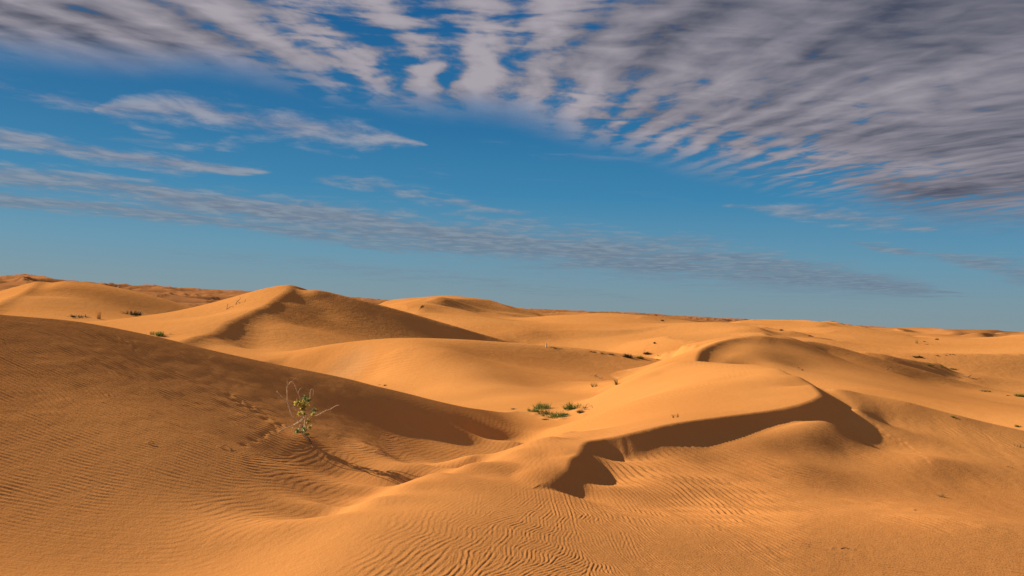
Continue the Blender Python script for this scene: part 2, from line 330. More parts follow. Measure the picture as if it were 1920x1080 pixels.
# nose
layer([(600,657,78.16),(650,644,78.94),(720,636,78.21),(800,637,76.82),(900,641,79.47),(1000,648,82.9),(1100,657,85.12),(1230,673,87.25),(640,672,74.69),(650,690,72.71),(560,668,78.17),(600,680,75.42),(740,665,70.38),(790,690,65.51),(850,722,58.7),(900,748,52.95),(980,768,45.16),(700,700,69.23),(780,735,59.59),(720,650,73.75),(830,660,68.56),(880,700,62.08),(920,728,55.67),(1000,745,51.48),(900,670,71.56),(1000,690,72.12),(1000,725,60.52),(1100,690,77.62),(1100,722,63.96),(1180,690,80.99),(1060,738,56.37),(1150,722,65.8),(1200,703,78.71),(1090,748,51.62),(1100,672,82.18),('h',600,90.6,-4.8),('h',720,93.2,-5.4),('h',900,98.9,-5.6),('h',1100,101.9,-5.6),('h',1230,97.5,-5.2),('h',500,80.1,-4.5)],[],10,0.4)
# tall stoss
layer([(330,645,84.96),(370,630,90.95),(430,603,100.93),(480,580,110.87),(520,558,120.84),(545,541,128.96),(552,534,135.33),(520,536,134.42),(480,545,133.79),(460,552,131.93),(400,569,131.22),(350,580,131.26),(270,592,130.19),(200,602,121.44),(150,606,117.42),(270,620,101.61),(320,635,91.55),(400,590,116.82),(460,575,117.21),('h',620,145.5,1.0),('h',560,108.5,-0.5),('h',450,92.0,-3.0),('h',150,140.2,-3.8),('h',270,151.7,-3.6),('h',400,157.8,-2.2),('h',520,160.7,-1.5),('h',600,168.8,-3),('h',760,173.7,-4.5),('h',900,156.2,-5.2)],[(0, 7, 26)],14,0.4)
# tall lee
layer([(1010,655,128.04),(960,641,127.21),(860,612,126.77),(760,583,127.8),(680,562,128.48),(620,547,129.5),(590,541,129.45),(388,654,86.35),(414,642,91.86),(464,620,101.95),(510,598,110.17),(550,576,120.14),(582,562,127.0),(600,590,121.02),(640,600,120.21),(600,640,98.1),(520,655,91.71),(460,655,92.0),(700,625,117.7),(750,605,123.96),(820,630,122.92),(880,640,123.64),(700,590,124.62),(660,575,125.7),(560,610,110.93),('h',300,96.8,-6.2),('h',350,99.3,-5.5),('h',400,118.7,-4.5),('h',460,130.9,-3),('h',510,163.6,-3.0),('h',500,154.1,-4.5)],[(0, 7, 22)],12,0.4)
# farleft stoss
layer([(-60,598,150.01),(0,572,165.0),(40,551,177.99),(65,535,188.0),(76,527,196.0),(30,541,191.75),(0,556,185.33),(-60,580,184.18),('h',60,149.4,-1.5),('h',150,206.9,2.5),('h',-60,227.8,-3),('h',100,234.2,-2),('h',240,234.8,-3),('h',345,231.5,-4),('h',330,128.1,-3.6)],[(0, 5, 26)],20,0.3)
# farleft lee
layer([('h',0,194.4,-3),('h',40,220.9,-1.5),('h',-60,187.9,-4.5),(14,580,161.57),(54,558,173.39),(88,538,186.05),(100,530,194.88),(150,532,191.39),(240,552,186.28),(300,567,185.97),(345,578,187.32),(100,555,178.62),(100,590,153.27),(0,590,155.96),(200,592,158.6),(200,575,172.09),(280,588,174.89),(-60,594,155.37),(250,572,178.85),('h',240,229.0,-3),('h',345,223.0,-4),('h',330,146.7,-3.6),('h',100,232.3,-4)],[],20,0.3)
# back stoss
layer([(806,577,195.23),(813,570,203.76),(820,563,212.16),(824,557,220.11),(745,573,203.11),(780,564,218.49),(800,559,221.85),(770,574,192.64),('h',700,190.9,-3),('h',780,254.5,0),('h',830,260.7,0),('h',870,203.6,1.5),('h',700,172.1,-3)],[(0, 4, 18)],20,0.4)
# back lee
layer([('h',760,214.3,-3),('h',800,312.3,-2),(745,577,196.24),(812,580,194.87),(835,560,238.86),(880,563,240.55),(940,573,244.65),(1000,585,253.74),(1015,592,252.12),(830,573,199.65),(850,590,179.51),(780,590,174.82),(860,608,157.4),(900,598,167.43),(960,605,203.73),(930,620,150.36),(1000,622,149.94),(1000,650,142.15),(1070,645,147.94),(1110,655,151.01),(1080,625,167.55),(950,642,141.08),('h',880,342.8,-1),('h',1000,312.3,-2.5),('h',700,172.8,-4)],[],16,0.4)
# c1
layer([(960,601,197.17),(1000,593,206.77),(1040,589,208.79),(1100,590,201.83),(1180,596,192.72),(1250,604,190.93),(1000,606,185.72),(1060,610,174.26),(1150,610,172.92),(1110,613,167.78),('h',1000,247.9,-2),('h',1150,242.8,-3),('h',1250,231.6,-3.5)],[],18,0.3)
# c2
layer([(1070,590,282.72),(1105,584,284.91),(1130,585,282.57),(1200,590,281.05),(1260,597,283.13),(1120,592,275.15),('h',1100,339.8,-2),('h',1230,339.3,-3)],[],25,0.25)
# big
layer([(1437,624,127.77),(1430,616,142.0),(1410,610,155.09),(1380,606,165.07),(1320,605,170.05),(1260,607,172.09),(1085,612,164.9),(1120,612,165.86),(1200,611,167.6),(1110,630,150.97),(1135,655,130.02),(1180,663,118.92),(1200,640,132.84),(1180,622,154.68),(1300,630,140.41),(1300,650,116.83),(1380,630,127.02),(1240,665,112.58),('h',1120,210.5,-3.5),('h',1560,172.6,-4),('h',1560,134.7,-5),('h',1330,101.4,-4.6)],[(0, 6, 30)],14,0.4)
# curl stoss
layer([(1308,680,53.16),(1311,664,55.05),(1324,650,57.88),(1350,639,60.61),(1385,632,63.16),(1422,630,65.77),(1290,672,54.4),(1300,662,55.72),(1270,680,54.06),(1230,690,54.02),(1345,639,68.93),(1310,652,66.59),(1385,630,86.74),('h',1640,82.1,-2.5),('h',1500,53.7,-2.0),('h',1250,76.0,-3.6),('h',1180,49.4,-5.2),('h',1150,62.3,-5.2),('h',1230,42.3,-4.8),('h',1350,40.4,-4.2),('h',1330,100.0,-3),('h',1425,105.0,-3),('h',1560,110.0,-3.5)],[(0, 6, [34, 33, 28, 24, 23, 22])],4,0.8)
# curl lee
layer([(1980,752,75.48),(1900,742,73.76),(1830,721,73.39),(1740,695,72.78),(1640,668,72.0),(1560,646,71.65),(1510,638,70.98),(1465,633,66.51),(1430,630,65.27),(1345,683,54.18),(1370,668,56.78),(1405,650,60.8),(1450,644,64.42),(1550,662,69.58),(1640,684,69.76),(1740,712,70.94),(1830,736,71.86),(1400,690,54.82),(1450,685,55.47),(1500,690,57.9),(1550,705,53.69),(1600,700,59.19),(1650,730,47.47),(1700,730,53.5),(1750,760,43.26),(1800,755,50.1),(1850,785,40.73),(1920,800,38.7),(1920,765,52.61),(1800,738,63.89),(1700,708,67.22),('h',1300,43.3,-4),('h',1600,37.9,-4.6),('h',1900,33.6,-4.8),('h',1230,45.7,-5.3),('h',1200,63.0,-5.6),('h',1290,67.2,-4.8),('h',1320,70.6,-4.6),('h',1310,51.3,-4.2),('h',1390,76.9,-3.6),('h',1400,40.8,-4.3),('h',1500,41.1,-3.8)],[(0, 9, 20)],7,0.5)
# saddle
layer([(1680,674,140.25),(1620,656,154.33),(1560,637,153.36),(1500,622,150.72),(1450,615,192.7),(1410,612,190.97),(1440,626,144.8),(1500,633,147.32),(1560,645,132.9),(1640,666,133.5),(1400,628,142.1),('h',1300,167.6,-5.5),('h',1330,130.2,-5.2),('h',1370,166.1,-4.2),('h',1250,130.9,-6),('h',1240,172.0,-6),('h',1330,173.1,-5),('h',1370,183.0,-3.5)],[(0, 6, 15)],10,0.4)
# r crest
layer([(1555,613,235.26),(1562,608,248.28),(1566,602,265.14),(1490,610,254.74),(1515,601,273.22),(1535,597,276.38),(1553,597,272.96),(1470,612,244.29),('h',1540,321.8,-3),('h',1660,322.3,-4),('h',1620,250.2,-0.5)],[(0, 3, 32)],25,0.2)
# r crest lee
layer([(1582,610,239.39),(1605,613,240.53),(1660,622,240.03),(1700,630,229.54),(1440,618,207.14),(1500,622,199.93),(1540,617,203.58),(1600,628,188.49),(1700,640,183.66),(1560,625,193.45),('h',1540,320.3,-3),('h',1660,312.6,-4)],[],25,0.2)
# r1
layer([(1500,640,130.86),(1560,640,136.73),(1620,650,150.17),(1700,652,167.97),(1780,640,196.97),(1860,632,210.59),(1930,628,210.89),(1700,667,119.86),(1800,662,122.08),(1920,655,127.48),(1640,662,109.55),(1780,652,162.18),(1640,642,173.52),('h',1900,291.3,-4),('h',1700,252.3,-4.5)],[],22,0.2)
# r2
layer([(1700,686,102.63),(1780,690,99.28),(1860,672,114.54),(1930,652,141.34),(1830,708,80.47),(1920,712,86.4),(1920,690,99.74),(1860,722,79.08),(1920,742,68.78),(1850,690,98.46),(1730,678,109.74),('h',1930,181.0,-5),('h',1700,126.9,-5.4)],[],12,0.3)
# r3
layer([(1640,616,361.64),(1720,616,364.72),(1780,618,388.32),(1850,620,371.33),(1930,625,334.42),(1700,625,301.71),(1850,630,277.28),('h',1800,477.0,-3)],[],40,0.15)
SKY = [(-400,540),(-150,530),(0,522),(50,517),(100,524),(160,530),(220,535),(290,538),(340,543),(400,547),(480,549),(600,556),(700,564),(760,568),(860,575),(1000,583),(1060,585),(1190,589),(1260,595),(1320,598),(1400,602),(1500,607),(1600,614),(1660,617),(1760,621),(1840,624),(1930,626),(2300,640)]
# ------------------------------------------------------------ ground sheet (polar grid, finer near the viewer)
NA = 1800
AZW = math.radians(37.0)
def row_logs():
    l = np.linspace(math.log(1.2), math.log(7000.0), 4000)
    dens = np.interp(l, [0.1, 1.5, 2.1, 2.4, 2.85, 3.0, 3.4, 3.5, 3.7, 4.0, 5.4, 6.5, 8.9], [15, 60, 420, 620, 700, 1050, 1050, 700, 560, 420, 300, 110, 60])
    c = np.concatenate([[0], np.cumsum((dens[1:] + dens[:-1]) / 2 * np.diff(l))])
    n = int(c[-1]); return np.interp(np.arange(n), c, l)
LR = row_logs(); ND = len(LR)

def block(az):
    AZ, LD = np.meshgrid(az, LR); D = np.exp(LD)
    X = D * np.sin(AZ); Y = D * np.cos(AZ)
    nr, nc = max(8, ND // 6), max(8, len(az) // 6)
    lc = up1(LR, nr, 0) if False else np.interp(np.linspace(0, ND - 1, nr), np.arange(ND), LR)
    ac = np.linspace(az[0], az[-1], nc)
    A2, L2 = np.meshgrid(ac, lc)
    H = macro_height(X, Y, D, AZ, X.shape, (np.exp(L2) * np.sin(A2), np.exp(L2) * np.cos(A2)))
    return AZ, D, X, Y, H

az_main = np.linspace(-AZW, AZW, NA)
AZg, Dg, Xg, Yg, Hg = block(az_main)

def cast(u, v, H=None):
    """where the line of sight through a picture point meets the ground"""
    H = Hg if H is None else H
    x, y, z = ray(u, v); a = math.atan2(x, y); c = int(round((a + AZW) / (2 * AZW) * (NA - 1)))
    el = z / math.hypot(x, y); e = H[:, c] / Dg[:, c]
    r = int(np.argmax(e >= el))
    if e[r] < el: r = int(np.argmax(e[: np.searchsorted(LR, math.log(400))]))
    if r > 0:
        f = (el - e[r - 1]) / (e[r] - e[r - 1] + 1e-12); f = min(max(f, 0), 1)
        d = Dg[r - 1, c] + f * (Dg[r, c] - Dg[r - 1, c]); h = H[r - 1, c] + f * (H[r, c] - H[r - 1, c])
    else: d, h = Dg[r, c], H[r, c]
    return d * math.sin(a), d * math.cos(a), h, d

def idw(ctrl, AZ, D, vals, power=3.0):
    """smooth interpolation of values given at picture points (u, v)"""
    full = AZ.shape; ri = np.linspace(0, full[0] - 1, full[0] // 5).round().astype(int); ci = np.linspace(0, full[1] - 1, full[1] // 5).round().astype(int)
    AZ, D = AZ[np.ix_(ri, ci)], D[np.ix_(ri, ci)]
    num = 0; den = 0; LDD = np.log(D)
    for (u, v), val in zip(ctrl, vals):
        x, y, h, d = cast(u, v); a = math.atan2(x, y); l = math.log(d)
        w = 1.0 / (((AZ - a) / 0.03) ** 2 + ((LDD - l) / 0.06) ** 2 + 1.0) ** (power / 2)
        num = num + w * val; den = den + w
    return up(num / den, full)

def small_relief():
    """wind ripples, hummocks under the tussocks, footprints"""
    global Hg
    near = slice(0, int(np.searchsorted(LR, math.log(62.0))))
    AZ, D, X, Y = AZg[near], Dg[near], Xg[near], Yg[near]
    # crest directions read off the picture: point, point a little further along the same crest
    dirs = [((1400, 870), (1460, 893)), ((1250, 870), (1290, 888)), ((1550, 900), (1640, 924)), ((1750, 960), (1850, 985)), ((1700, 860), (1780, 885)),
            ((1880, 900), (1918, 908)), ((1180, 862), (1230, 880)), ((1300, 850), (1350, 868)), ((1450, 840), (1520, 860)), ((1150, 900), (1180, 914)), ((1230, 910), (1265, 928)), ((1300, 930), (1330, 952)), ((1360, 955), (1385, 982)), ((1200, 935), (1225, 958)), ((1050, 930), (1046, 960)), ((1010, 930), (990, 952)),
            ((980, 975), (950, 1000)), ((930, 940), (900, 955)), ((1100, 960), (1115, 990)), ((1130, 1010), (1160, 1035)), ((1300, 1040), (1350, 1062)), ((1000, 1050), (975, 1075)),
            ((1600, 1040), (1680, 1060)), ((1850, 1050), (1910, 1062)), ((100, 900), (160, 915)), ((300, 850), (360, 868)), ((150, 760), (200, 785)), ((450, 780), (500, 800)), ((600, 740), (650, 765)), ((250, 680), (300, 705)),
            ((400, 985), (480, 965)), ((600, 900), (680, 880)), ((850, 855), (900, 842)), ((250, 1000), (330, 1000)), ((900, 880), (940, 868)), ((1200, 740), (1260, 735)), ((1500, 700), (1520, 720)), ((1700, 780), (1760, 800)), ((1850, 830), (1900, 848)), ((1450, 660), (1480, 680))]
    ctrl, c2, s2 = [], [], []
    for p, q in dirs:
        a = cast(*p); h = a[2]
        b2 = cast(*q); dx, dy = b2[0] - a[0], b2[1] - a[1]
        if math.hypot(dx, dy) > 6: rx, ry, rz = ray(*q); k = h / rz; dx, dy = rx * k - a[0], ry * k - a[1]
        th = math.atan2(dy, dx); ctrl.append(p); c2.append(math.cos(2 * th)); s2.append(math.sin(2 * th))
    C2 = idw(ctrl, AZ, D, c2); S2 = idw(ctrl, AZ, D, s2); TH = 0.5 * np.arctan2(S2, C2)
    amps = [((1400, 890), 2.9), ((1480, 880), 2.2), ((1320, 880), 2.8), ((1450, 930), 2.7), ((1250, 895), 2.5), ((1250, 850), .35), ((1200, 862), .4), ((1330, 834), .35), ((1400, 824), .35), ((1465, 822), .4), ((570, 1076), .02), ((620, 1033), .02), ((680, 989), .02), ((740, 949), .02), ((800, 919), .02), ((880, 890), .02), ((960, 864), .04), ((1010, 845), .04), ((1060, 830), .06), ((520, 1060), .02), ((640, 965), .04), ((760, 908), .04), ((960, 905), .5), ((850, 958), .6), ((760, 1010), .6), ((690, 1065), .6), ((800, 1050), 1.2), ((1330, 940), 2.3), ((1150, 960), 1.8), ((1050, 960), 1.7), ((1100, 1040), 1.7), ((1300, 1040), 1.7), ((960, 1000), 1.5), ((900, 1050), 1.4), ((880, 970), .7),
            ((1500, 1000), 1.7), ((1600, 1060), 1.7), ((1800, 1040), 1.4), ((1600, 880), .55), ((1750, 900), .45), ((1880, 920), .45), ((1700, 800), .35), ((1850, 850), .55), ((1550, 960), 1.6), ((1750, 980), 1.3),
            ((1640, 760), .5), ((1800, 800), .6), ((700, 990), .05), ((620, 1040), .05), ((800, 930), .15), ((950, 880), .45), ((1020, 850), .4), ((500, 1040), .05), ((200, 1040), .12), ((60, 1050), .1), ((300, 980), .2), ((560, 960), .18), ((520, 975), .45),
            ((100, 900), 1.1), ((300, 850), 1.1), ((150, 760), 1.2), ((450, 760), 1.2), ((600, 790), .9), ((600, 740), .9), ((300, 680), 1.15), ((100, 650), 1.0), ((500, 700), 1.1), ((750, 880), .3), ((650, 860), .5), ((420, 880), .4), ((780, 790), .15), ((880, 800), .1), ((880, 850), .25),
            ((1150, 800), .1), ((1300, 760), .07), ((1450, 720), .3), ((1500, 730), .35), ((1200, 720), .07), ((1000, 770), .2), ((1450, 670), .6), ((1400, 660), .6), ((1600, 700), .35), ((1750, 740), .3), ((1850, 780), .3), ((900, 700), .5), ((1050, 700), .5), ((750, 710), .1)]
    AMP = idw([a[0] for a in amps], AZ, D, [a[1] for a in amps], 3.5)
    lam = idw([(1400, 880), (1250, 875), (1330, 945), (1200, 940), (1100, 1040), (1000, 960), (150, 850), (600, 760), (1600, 1040), (1300, 1040), (1850, 850), (1450, 670), (500, 970), (1500, 960), (1700, 930)], AZ, D, [.25, .24, .12, .08, .045, .06, .13, .15, .09, .05, .16, .3, .17, .18, .19])
    chaos = idw([(1400, 870), (1250, 880), (1150, 1000), (1100, 1050), (1300, 1040), (960, 1030), (1050, 930), (1330, 930), (1700, 950), (1600, 1050), (200, 900), (300, 700), (600, 750), (1850, 850)], AZ, D, [.04, .04, .6, .9, .7, .75, .15, .12, .2, .5, .25, .6, .4, .6])
    nb = 14; num = 0; den = 1e-6
    wx = fbm(X * 0.9, Y * 0.9, 3, 31); wy = fbm(X * 0.9 + 40, Y * 0.9, 3, 37)
    w2 = fbm(X * 2.6, Y * 2.6, 2, 41)
    TH = TH + (0.05 + 0.12 * chaos) * vnoise(X * .5, Y * .5, 71) + chaos * 0.6 * vnoise(X * 2.2, Y * 2.2, 73)
    for lam0, seed in ((0.055, 1), (0.07, 3), (0.09, 0), (0.12, 5), (0.16, 9), (0.205, 13), (0.26, 17)):
        wl = np.exp(-((lam - lam0) / 0.018) ** 2) + 1e-4
        for j in range(nb):
            tj = math.pi * j / nb
            d = np.cos(TH - tj) ** 2; w = wl * d ** 40
            nx, ny = -math.sin(tj), math.cos(tj)
            if nx * math.sin(SUN_AZ) + ny * math.cos(SUN_AZ) > 0: nx, ny = -nx, -ny
            ph = 2 * math.pi / lam0 * (nx * X + ny * Y) + (0.5 + 1.2 * chaos) * (wx * nx + wy * ny) + (0.12 + 1.5 * chaos) * w2 + seed + j * 2.1
            s_ = np.sin(ph)
            num = num + w * lam0 / 0.2 * (s_ - 0.32 * np.sin(2 * ph)); den = den + w
    R = num / den
    patch = 0.8 + 0.35 * vnoise(X * 0.8, Y * 0.8, 51) + 0.25 * vnoise(X * 2.2, Y * 2.2, 53)
    fade = np.clip((58 - D) / 20, 0, 1)
    SL = SLIP[near]
    rip = 0.0105 * AMP * R * patch * fade * (1 - SL)
    # rougher, blown surface on the left dune and the far right shoulder
    rough = idw([(300, 660), (500, 720), (100, 700), (600, 730), (200, 950), (1400, 880), (1200, 750), (1850, 850), (1750, 790), (700, 990), (800, 790), (400, 850)], AZ, D, [1, 1, .8, .8, .1, 0, 0, .8, .9, 0, .1, .35])
    hum = vnoise(X * 2.1 + .3 * wx, Y * 1.1, 61) * .5 + vnoise(X * 4.6, Y * 2.6 + wy, 63) * .3
    rip = rip + 0.013 * rough * hum * fade * (1 - SL)
    Hg[near] += rip
    # avalanche streaks on the slip faces: fine runnels down the slope
    def blob(u, v, wpx, h, asp=1.0, du=0.0, dv=0.0):
        x, y, z, d = cast(u, v); r = wpx / F_PX * d
        m = (np.abs(Xg - x) < 4 * r) & (np.abs(Yg - y) < 4 * r * asp)
        Hg[m] += h * r * np.exp(-((Xg[m] - x) / r) ** 2 - ((Yg[m] - y) / (r * asp)) ** 2)
    for a in HUMMOCKS: blob(*a)
    rnd = random.Random(5)
    # two trails of old footprints
    for (p, q, n) in (((430, 742), (524, 800), 11), ((525, 800), (455, 835), 9), ((1640, 800), (1740, 862), 16), ((1690, 1000), (1600, 1010), 0)):
        for i in range(n):
            f = i / max(1, n - 1); u = p[0] + (q[0] - p[0]) * f + rnd.uniform(-3, 3); v = p[1] + (q[1] - p[1]) * f + rnd.uniform(-2, 2) + (2 if i % 2 else -2)
            g_ = 1.0 if u < 900 else 0.45; blob(u, v, 6.5 * g_ ** .5, -0.24 * g_, 1.5); blob(u + 7, v + 1, 4.5 * g_ ** .5, 0.18 * g_, 1.3)
    for (u, v) in ((430, 840), (415, 838), (280, 832), (705, 838), (760, 838), (560, 835), (640, 832), (1560, 1028), (1600, 1030), (1765, 928), (1715, 955)):
        blob(u, v, 6, 0.10, 0.8); blob(u + 8, v + 1, 5, -0.10, 0.8)

HUMMOCKS = [(1084, 770, 10, .35, 1.5), (1052, 786, 9, .3, 1.5), (1022, 783, 8, .28, 1.5), (1004, 777, 7, .28, 1.5), (1094, 779, 6, .25, 1.5), (575, 824, 22, .10, 1.6), (296, 630, 14, .16, 1.4), (1125, 662, 5, .3, 1.5), (1203, 671, 5, .25, 1.5), (1214, 665, 5, .25, 1.5)]
small_relief()

def ground_material():
    m = bpy.data.materials.new('dune_sand'); m.use_nodes = True
    t = NT(m.node_tree); b = m.node_tree.nodes['Principled BSDF']
    b.inputs['Roughness'].default_value = 0.95; b.inputs['Specular IOR Level'].default_value = 0.0
    g = t.n('ShaderNodeNewGeometry'); P = g.outputs['Position']
    dist = t.n('ShaderNodeCameraData')
    sp = t.n('ShaderNodeSeparateXYZ'); t.put(sp.inputs[0], P)
    big = t.noise(P, 0.05, 4, 0.55); mid = t.noise(P, 0.6, 4, 0.6); fn = t.noise(P, 14.0, 3, 0.6)
    c = t.mix(t.ss(big, 0.35, 0.65), SAND_A, SAND_B)
    c = t.mix(t.mul(t.ss(mid, 0.45, 0.7), 0.35), c, SAND_C)
    # coarser dark grains gather in patches
    c = t.mix(t.mul(t.ss(fn, 0.5, 0.75), 0.22), c, tuple(0.72 * x for x in SAND_A))
    # slightly darker, browner tone over the near dunes
    near_r = t.m('POWER', t.add(t.mul(sp.outputs[0], sp.outputs[0]), t.mul(sp.outputs[1], sp.outputs[1])), 0.5)
    c = t.mix(t.mul(t.ss(near_r, 34, 20), t.ss(big, 0.25, 0.6, 0.5, 1.0)), c, t.mix(1.0, c, (0.91, 0.89, 0.92), 'MULTIPLY'))
    # cloud shadow over the far dunes is painted in as darker, redder sand
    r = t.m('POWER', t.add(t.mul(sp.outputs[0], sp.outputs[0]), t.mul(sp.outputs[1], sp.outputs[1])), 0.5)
    far = t.ss(r, 240, 420); c = t.mix(t.mul(far, 0.8), c, SAND_CLOUD_SHADE)
    # a pale dusty hollow in the lee of the middle dune
    hx, hy, hz, hd = cast(655, 688)
    dd = t.m('POWER', t.add(t.m('POWER', t.sub(sp.outputs[0], hx), 2.0), t.mul(t.m('POWER', t.sub(sp.outputs[1], hy), 2.0), 0.25)), 0.5)
    c = t.mix(t.mul(t.ss(t.add(dd, t.mul(t.sub(mid, 0.5), 2.0)), 2.6, 0.4), 0.3), c, (0.56, 0.33, 0.16))
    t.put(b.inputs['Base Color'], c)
    # bump: grain, and wind ripples too far away to be worth modelling
    rw = t.n('ShaderNodeTexWave', wave_type='BANDS', bands_direction='DIAGONAL'); rot = t.n('ShaderNodeMapping'); t.put(rot.inputs[0], P)
    rot.inputs['Rotation'].default_value = (0, 0, math.radians(-15)); rot.inputs['Scale'].default_value = (1, 1, 0)
    t.put(rw.inputs['Vector'], rot.outputs[0]); rw.inputs['Scale'].default_value = 1.0; rw.inputs['Distortion'].default_value = 3.5; rw.inputs['Detail'].default_value = 2; rw.inputs['Detail Scale'].default_value = 0.6
    rmask = t.mul(t.ss(r, 38, 60), t.ss(t.noise(P, 0.06, 2, 0.5), 0.42, 0.6))
    grain = t.add(t.mul(t.noise(P, 30.0, 2, 0.6), 0.006), t.mul(t.noise(P, 5.0, 3, 0.6), 0.010))
    farb = t.mul(t.mul(t.noise(P, 0.9, 4, 0.65), 0.10), t.ss(r, 30, 120))
    hgt = t.add(t.add(grain, farb), t.mul(t.mul(rw.outputs[1], rmask), 0.018))
    bp = t.n('ShaderNodeBump'); bp.inputs['Strength'].default_value = 1.0; bp.inputs['Distance'].default_value = 1.0
    t.put(bp.inputs['Height'], hgt); t.put(b.inputs['Normal'], bp.outputs[0])
    return m
SAND_A, SAND_B, SAND_C, SAND_CLOUD_SHADE = (0.60, 0.264, 0.079), (0.575, 0.240, 0.067), (0.63, 0.285, 0.088), (0.33, 0.140, 0.056)

def build_ground():
    az2 = np.linspace(AZW, 2 * math.pi - AZW, 130)
    _, _, X2, Y2, H2 = block2(az2)
    X = np.hstack([Xg, X2[:, 1:-1]]); Y = np.hstack([Yg, Y2[:, 1:-1]]); Z = np.hstack([Hg, H2[:, 1:-1]])
    nr, nc = X.shape
    co = np.empty((nr * nc + 1, 3), np.float32); co[:-1, 0] = X.ravel(); co[:-1, 1] = Y.ravel(); co[:-1, 2] = Z.ravel(); co[-1] = (0, 0, float(Z[0].mean()))
    i = np.arange(nr - 1)[:, None] * nc; j = np.arange(nc)[None]; j2 = (j + 1) % nc
    q = np.stack([i + j, i + nc + j, i + nc + j2, i + j2], -1).reshape(-1, 4)
    jj = np.arange(nc); tri = np.stack([np.full(nc, nr * nc), jj, (jj + 1) % nc], -1)
    me = bpy.data.meshes.new('ground')
    me.vertices.add(len(co)); me.vertices.foreach_set('co', co.ravel())
    me.loops.add(q.size + tri.size); me.loops.foreach_set('vertex_index', np.concatenate([q.ravel(), tri.ravel()]).astype(np.int32))
    me.polygons.add(len(q) + len(tri))
    me.polygons.foreach_set('loop_start', np.concatenate([np.arange(len(q)) * 4, q.size + np.arange(len(tri)) * 3]).astype(np.int32))
    me.update(calc_edges=True)
    me.polygons.foreach_set('use_smooth', np.ones(len(me.polygons), bool))
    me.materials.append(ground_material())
    o = bpy.data.objects.new('ground', me); COL.objects.link(o); o['kind'] = 'structure'
    return o

def block2(az):
    AZ, LD = np.meshgrid(az, LR); D = np.exp(LD); X = D * np.sin(AZ); Y = D * np.cos(AZ)
    # blend from the edges of the surveyed sector into plain rolling dunes behind the viewer
    xl, yl = Xg[:, 0], Yg[:, 0]
    w = np.clip(np.minimum(az - AZW, 2 * math.pi - AZW - az) / 0.5, 0, 1)[None]; w = w * w * (3 - 2 * w)
    edge = np.where((az < math.pi)[None], Hg[:, -1:], Hg[:, :1])
    s = np.clip((az - AZW) / (2 * math.pi - 2 * AZW), 0, 1)[None]; edge = Hg[:, -1:] * (1 - s) + Hg[:, :1] * s
    roll = -3.2 + 0.9 * fbm(X / 22, Y / 22, 3, 77) * np.clip(D / 30, 0, 1) + np.clip((D - 60) / 400, 0, 1) * 5 * fbm(X / 140, Y / 140, 3, 79) - np.clip(D - 1800, 0, None) * 0.06
    return AZ, D, X, Y, edge * (1 - w) + roll * w
build_ground()

# ------------------------------------------------------------ plants and litter
def plain(name, col, rough=0.8, var=0.25, trans=0.0):
    m = bpy.data.materials.new(name); m.use_nodes = True; t = NT(m.node_tree); b = m.node_tree.nodes['Principled BSDF']
    g = t.n('ShaderNodeNewGeometry'); n = t.noise(g.outputs['Position'], 9.0, 3, 0.6)
    t.put(b.inputs['Base Color'], t.mix(t.ss(n, 0.3, 0.7), tuple(c * (1 - var) for c in col), tuple(min(1, c * (1 + var)) for c in col)))
    b.inputs['Roughness'].default_value = rough; b.inputs['Specular IOR Level'].default_value = 0.25
    if trans:
        tr = t.n('ShaderNodeBsdfTranslucent'); tr.inputs[0].default_value = (*[min(1, c * 1.6) for c in col], 1); ms = t.n('ShaderNodeMixShader'); ms.inputs[0].default_value = trans
        t.t.links.new(b.outputs[0], ms.inputs[1]); t.t.links.new(tr.outputs[0], ms.inputs[2]); t.t.links.new(ms.outputs[0], m.node_tree.nodes['Material Output'].inputs[0])
    return m
M = {'green': plain('grass_green', (0.11, 0.15, 0.03), 0.8, 0.25, 0.25), 'olive': plain('grass_olive', (0.20, 0.18, 0.055)), 'dry': plain('grass_dry', (0.42, 0.30, 0.13)),
     'dark': plain('scrub_dark', (0.055, 0.060, 0.025)), 'wood': plain('dead_wood', (0.16, 0.10, 0.06)), 'pale_wood': plain('bleached_bark', (0.72, 0.54, 0.34)),
     'leaf': plain('leaf_green', (0.17, 0.22, 0.07), 0.5, 0.25, 0.35), 'leaf_yellow': plain('leaf_yellow', (0.36, 0.31, 0.07), 0.5, 0.25, 0.4), 'white': plain('bleached_litter', (0.68, 0.55, 0.38))}

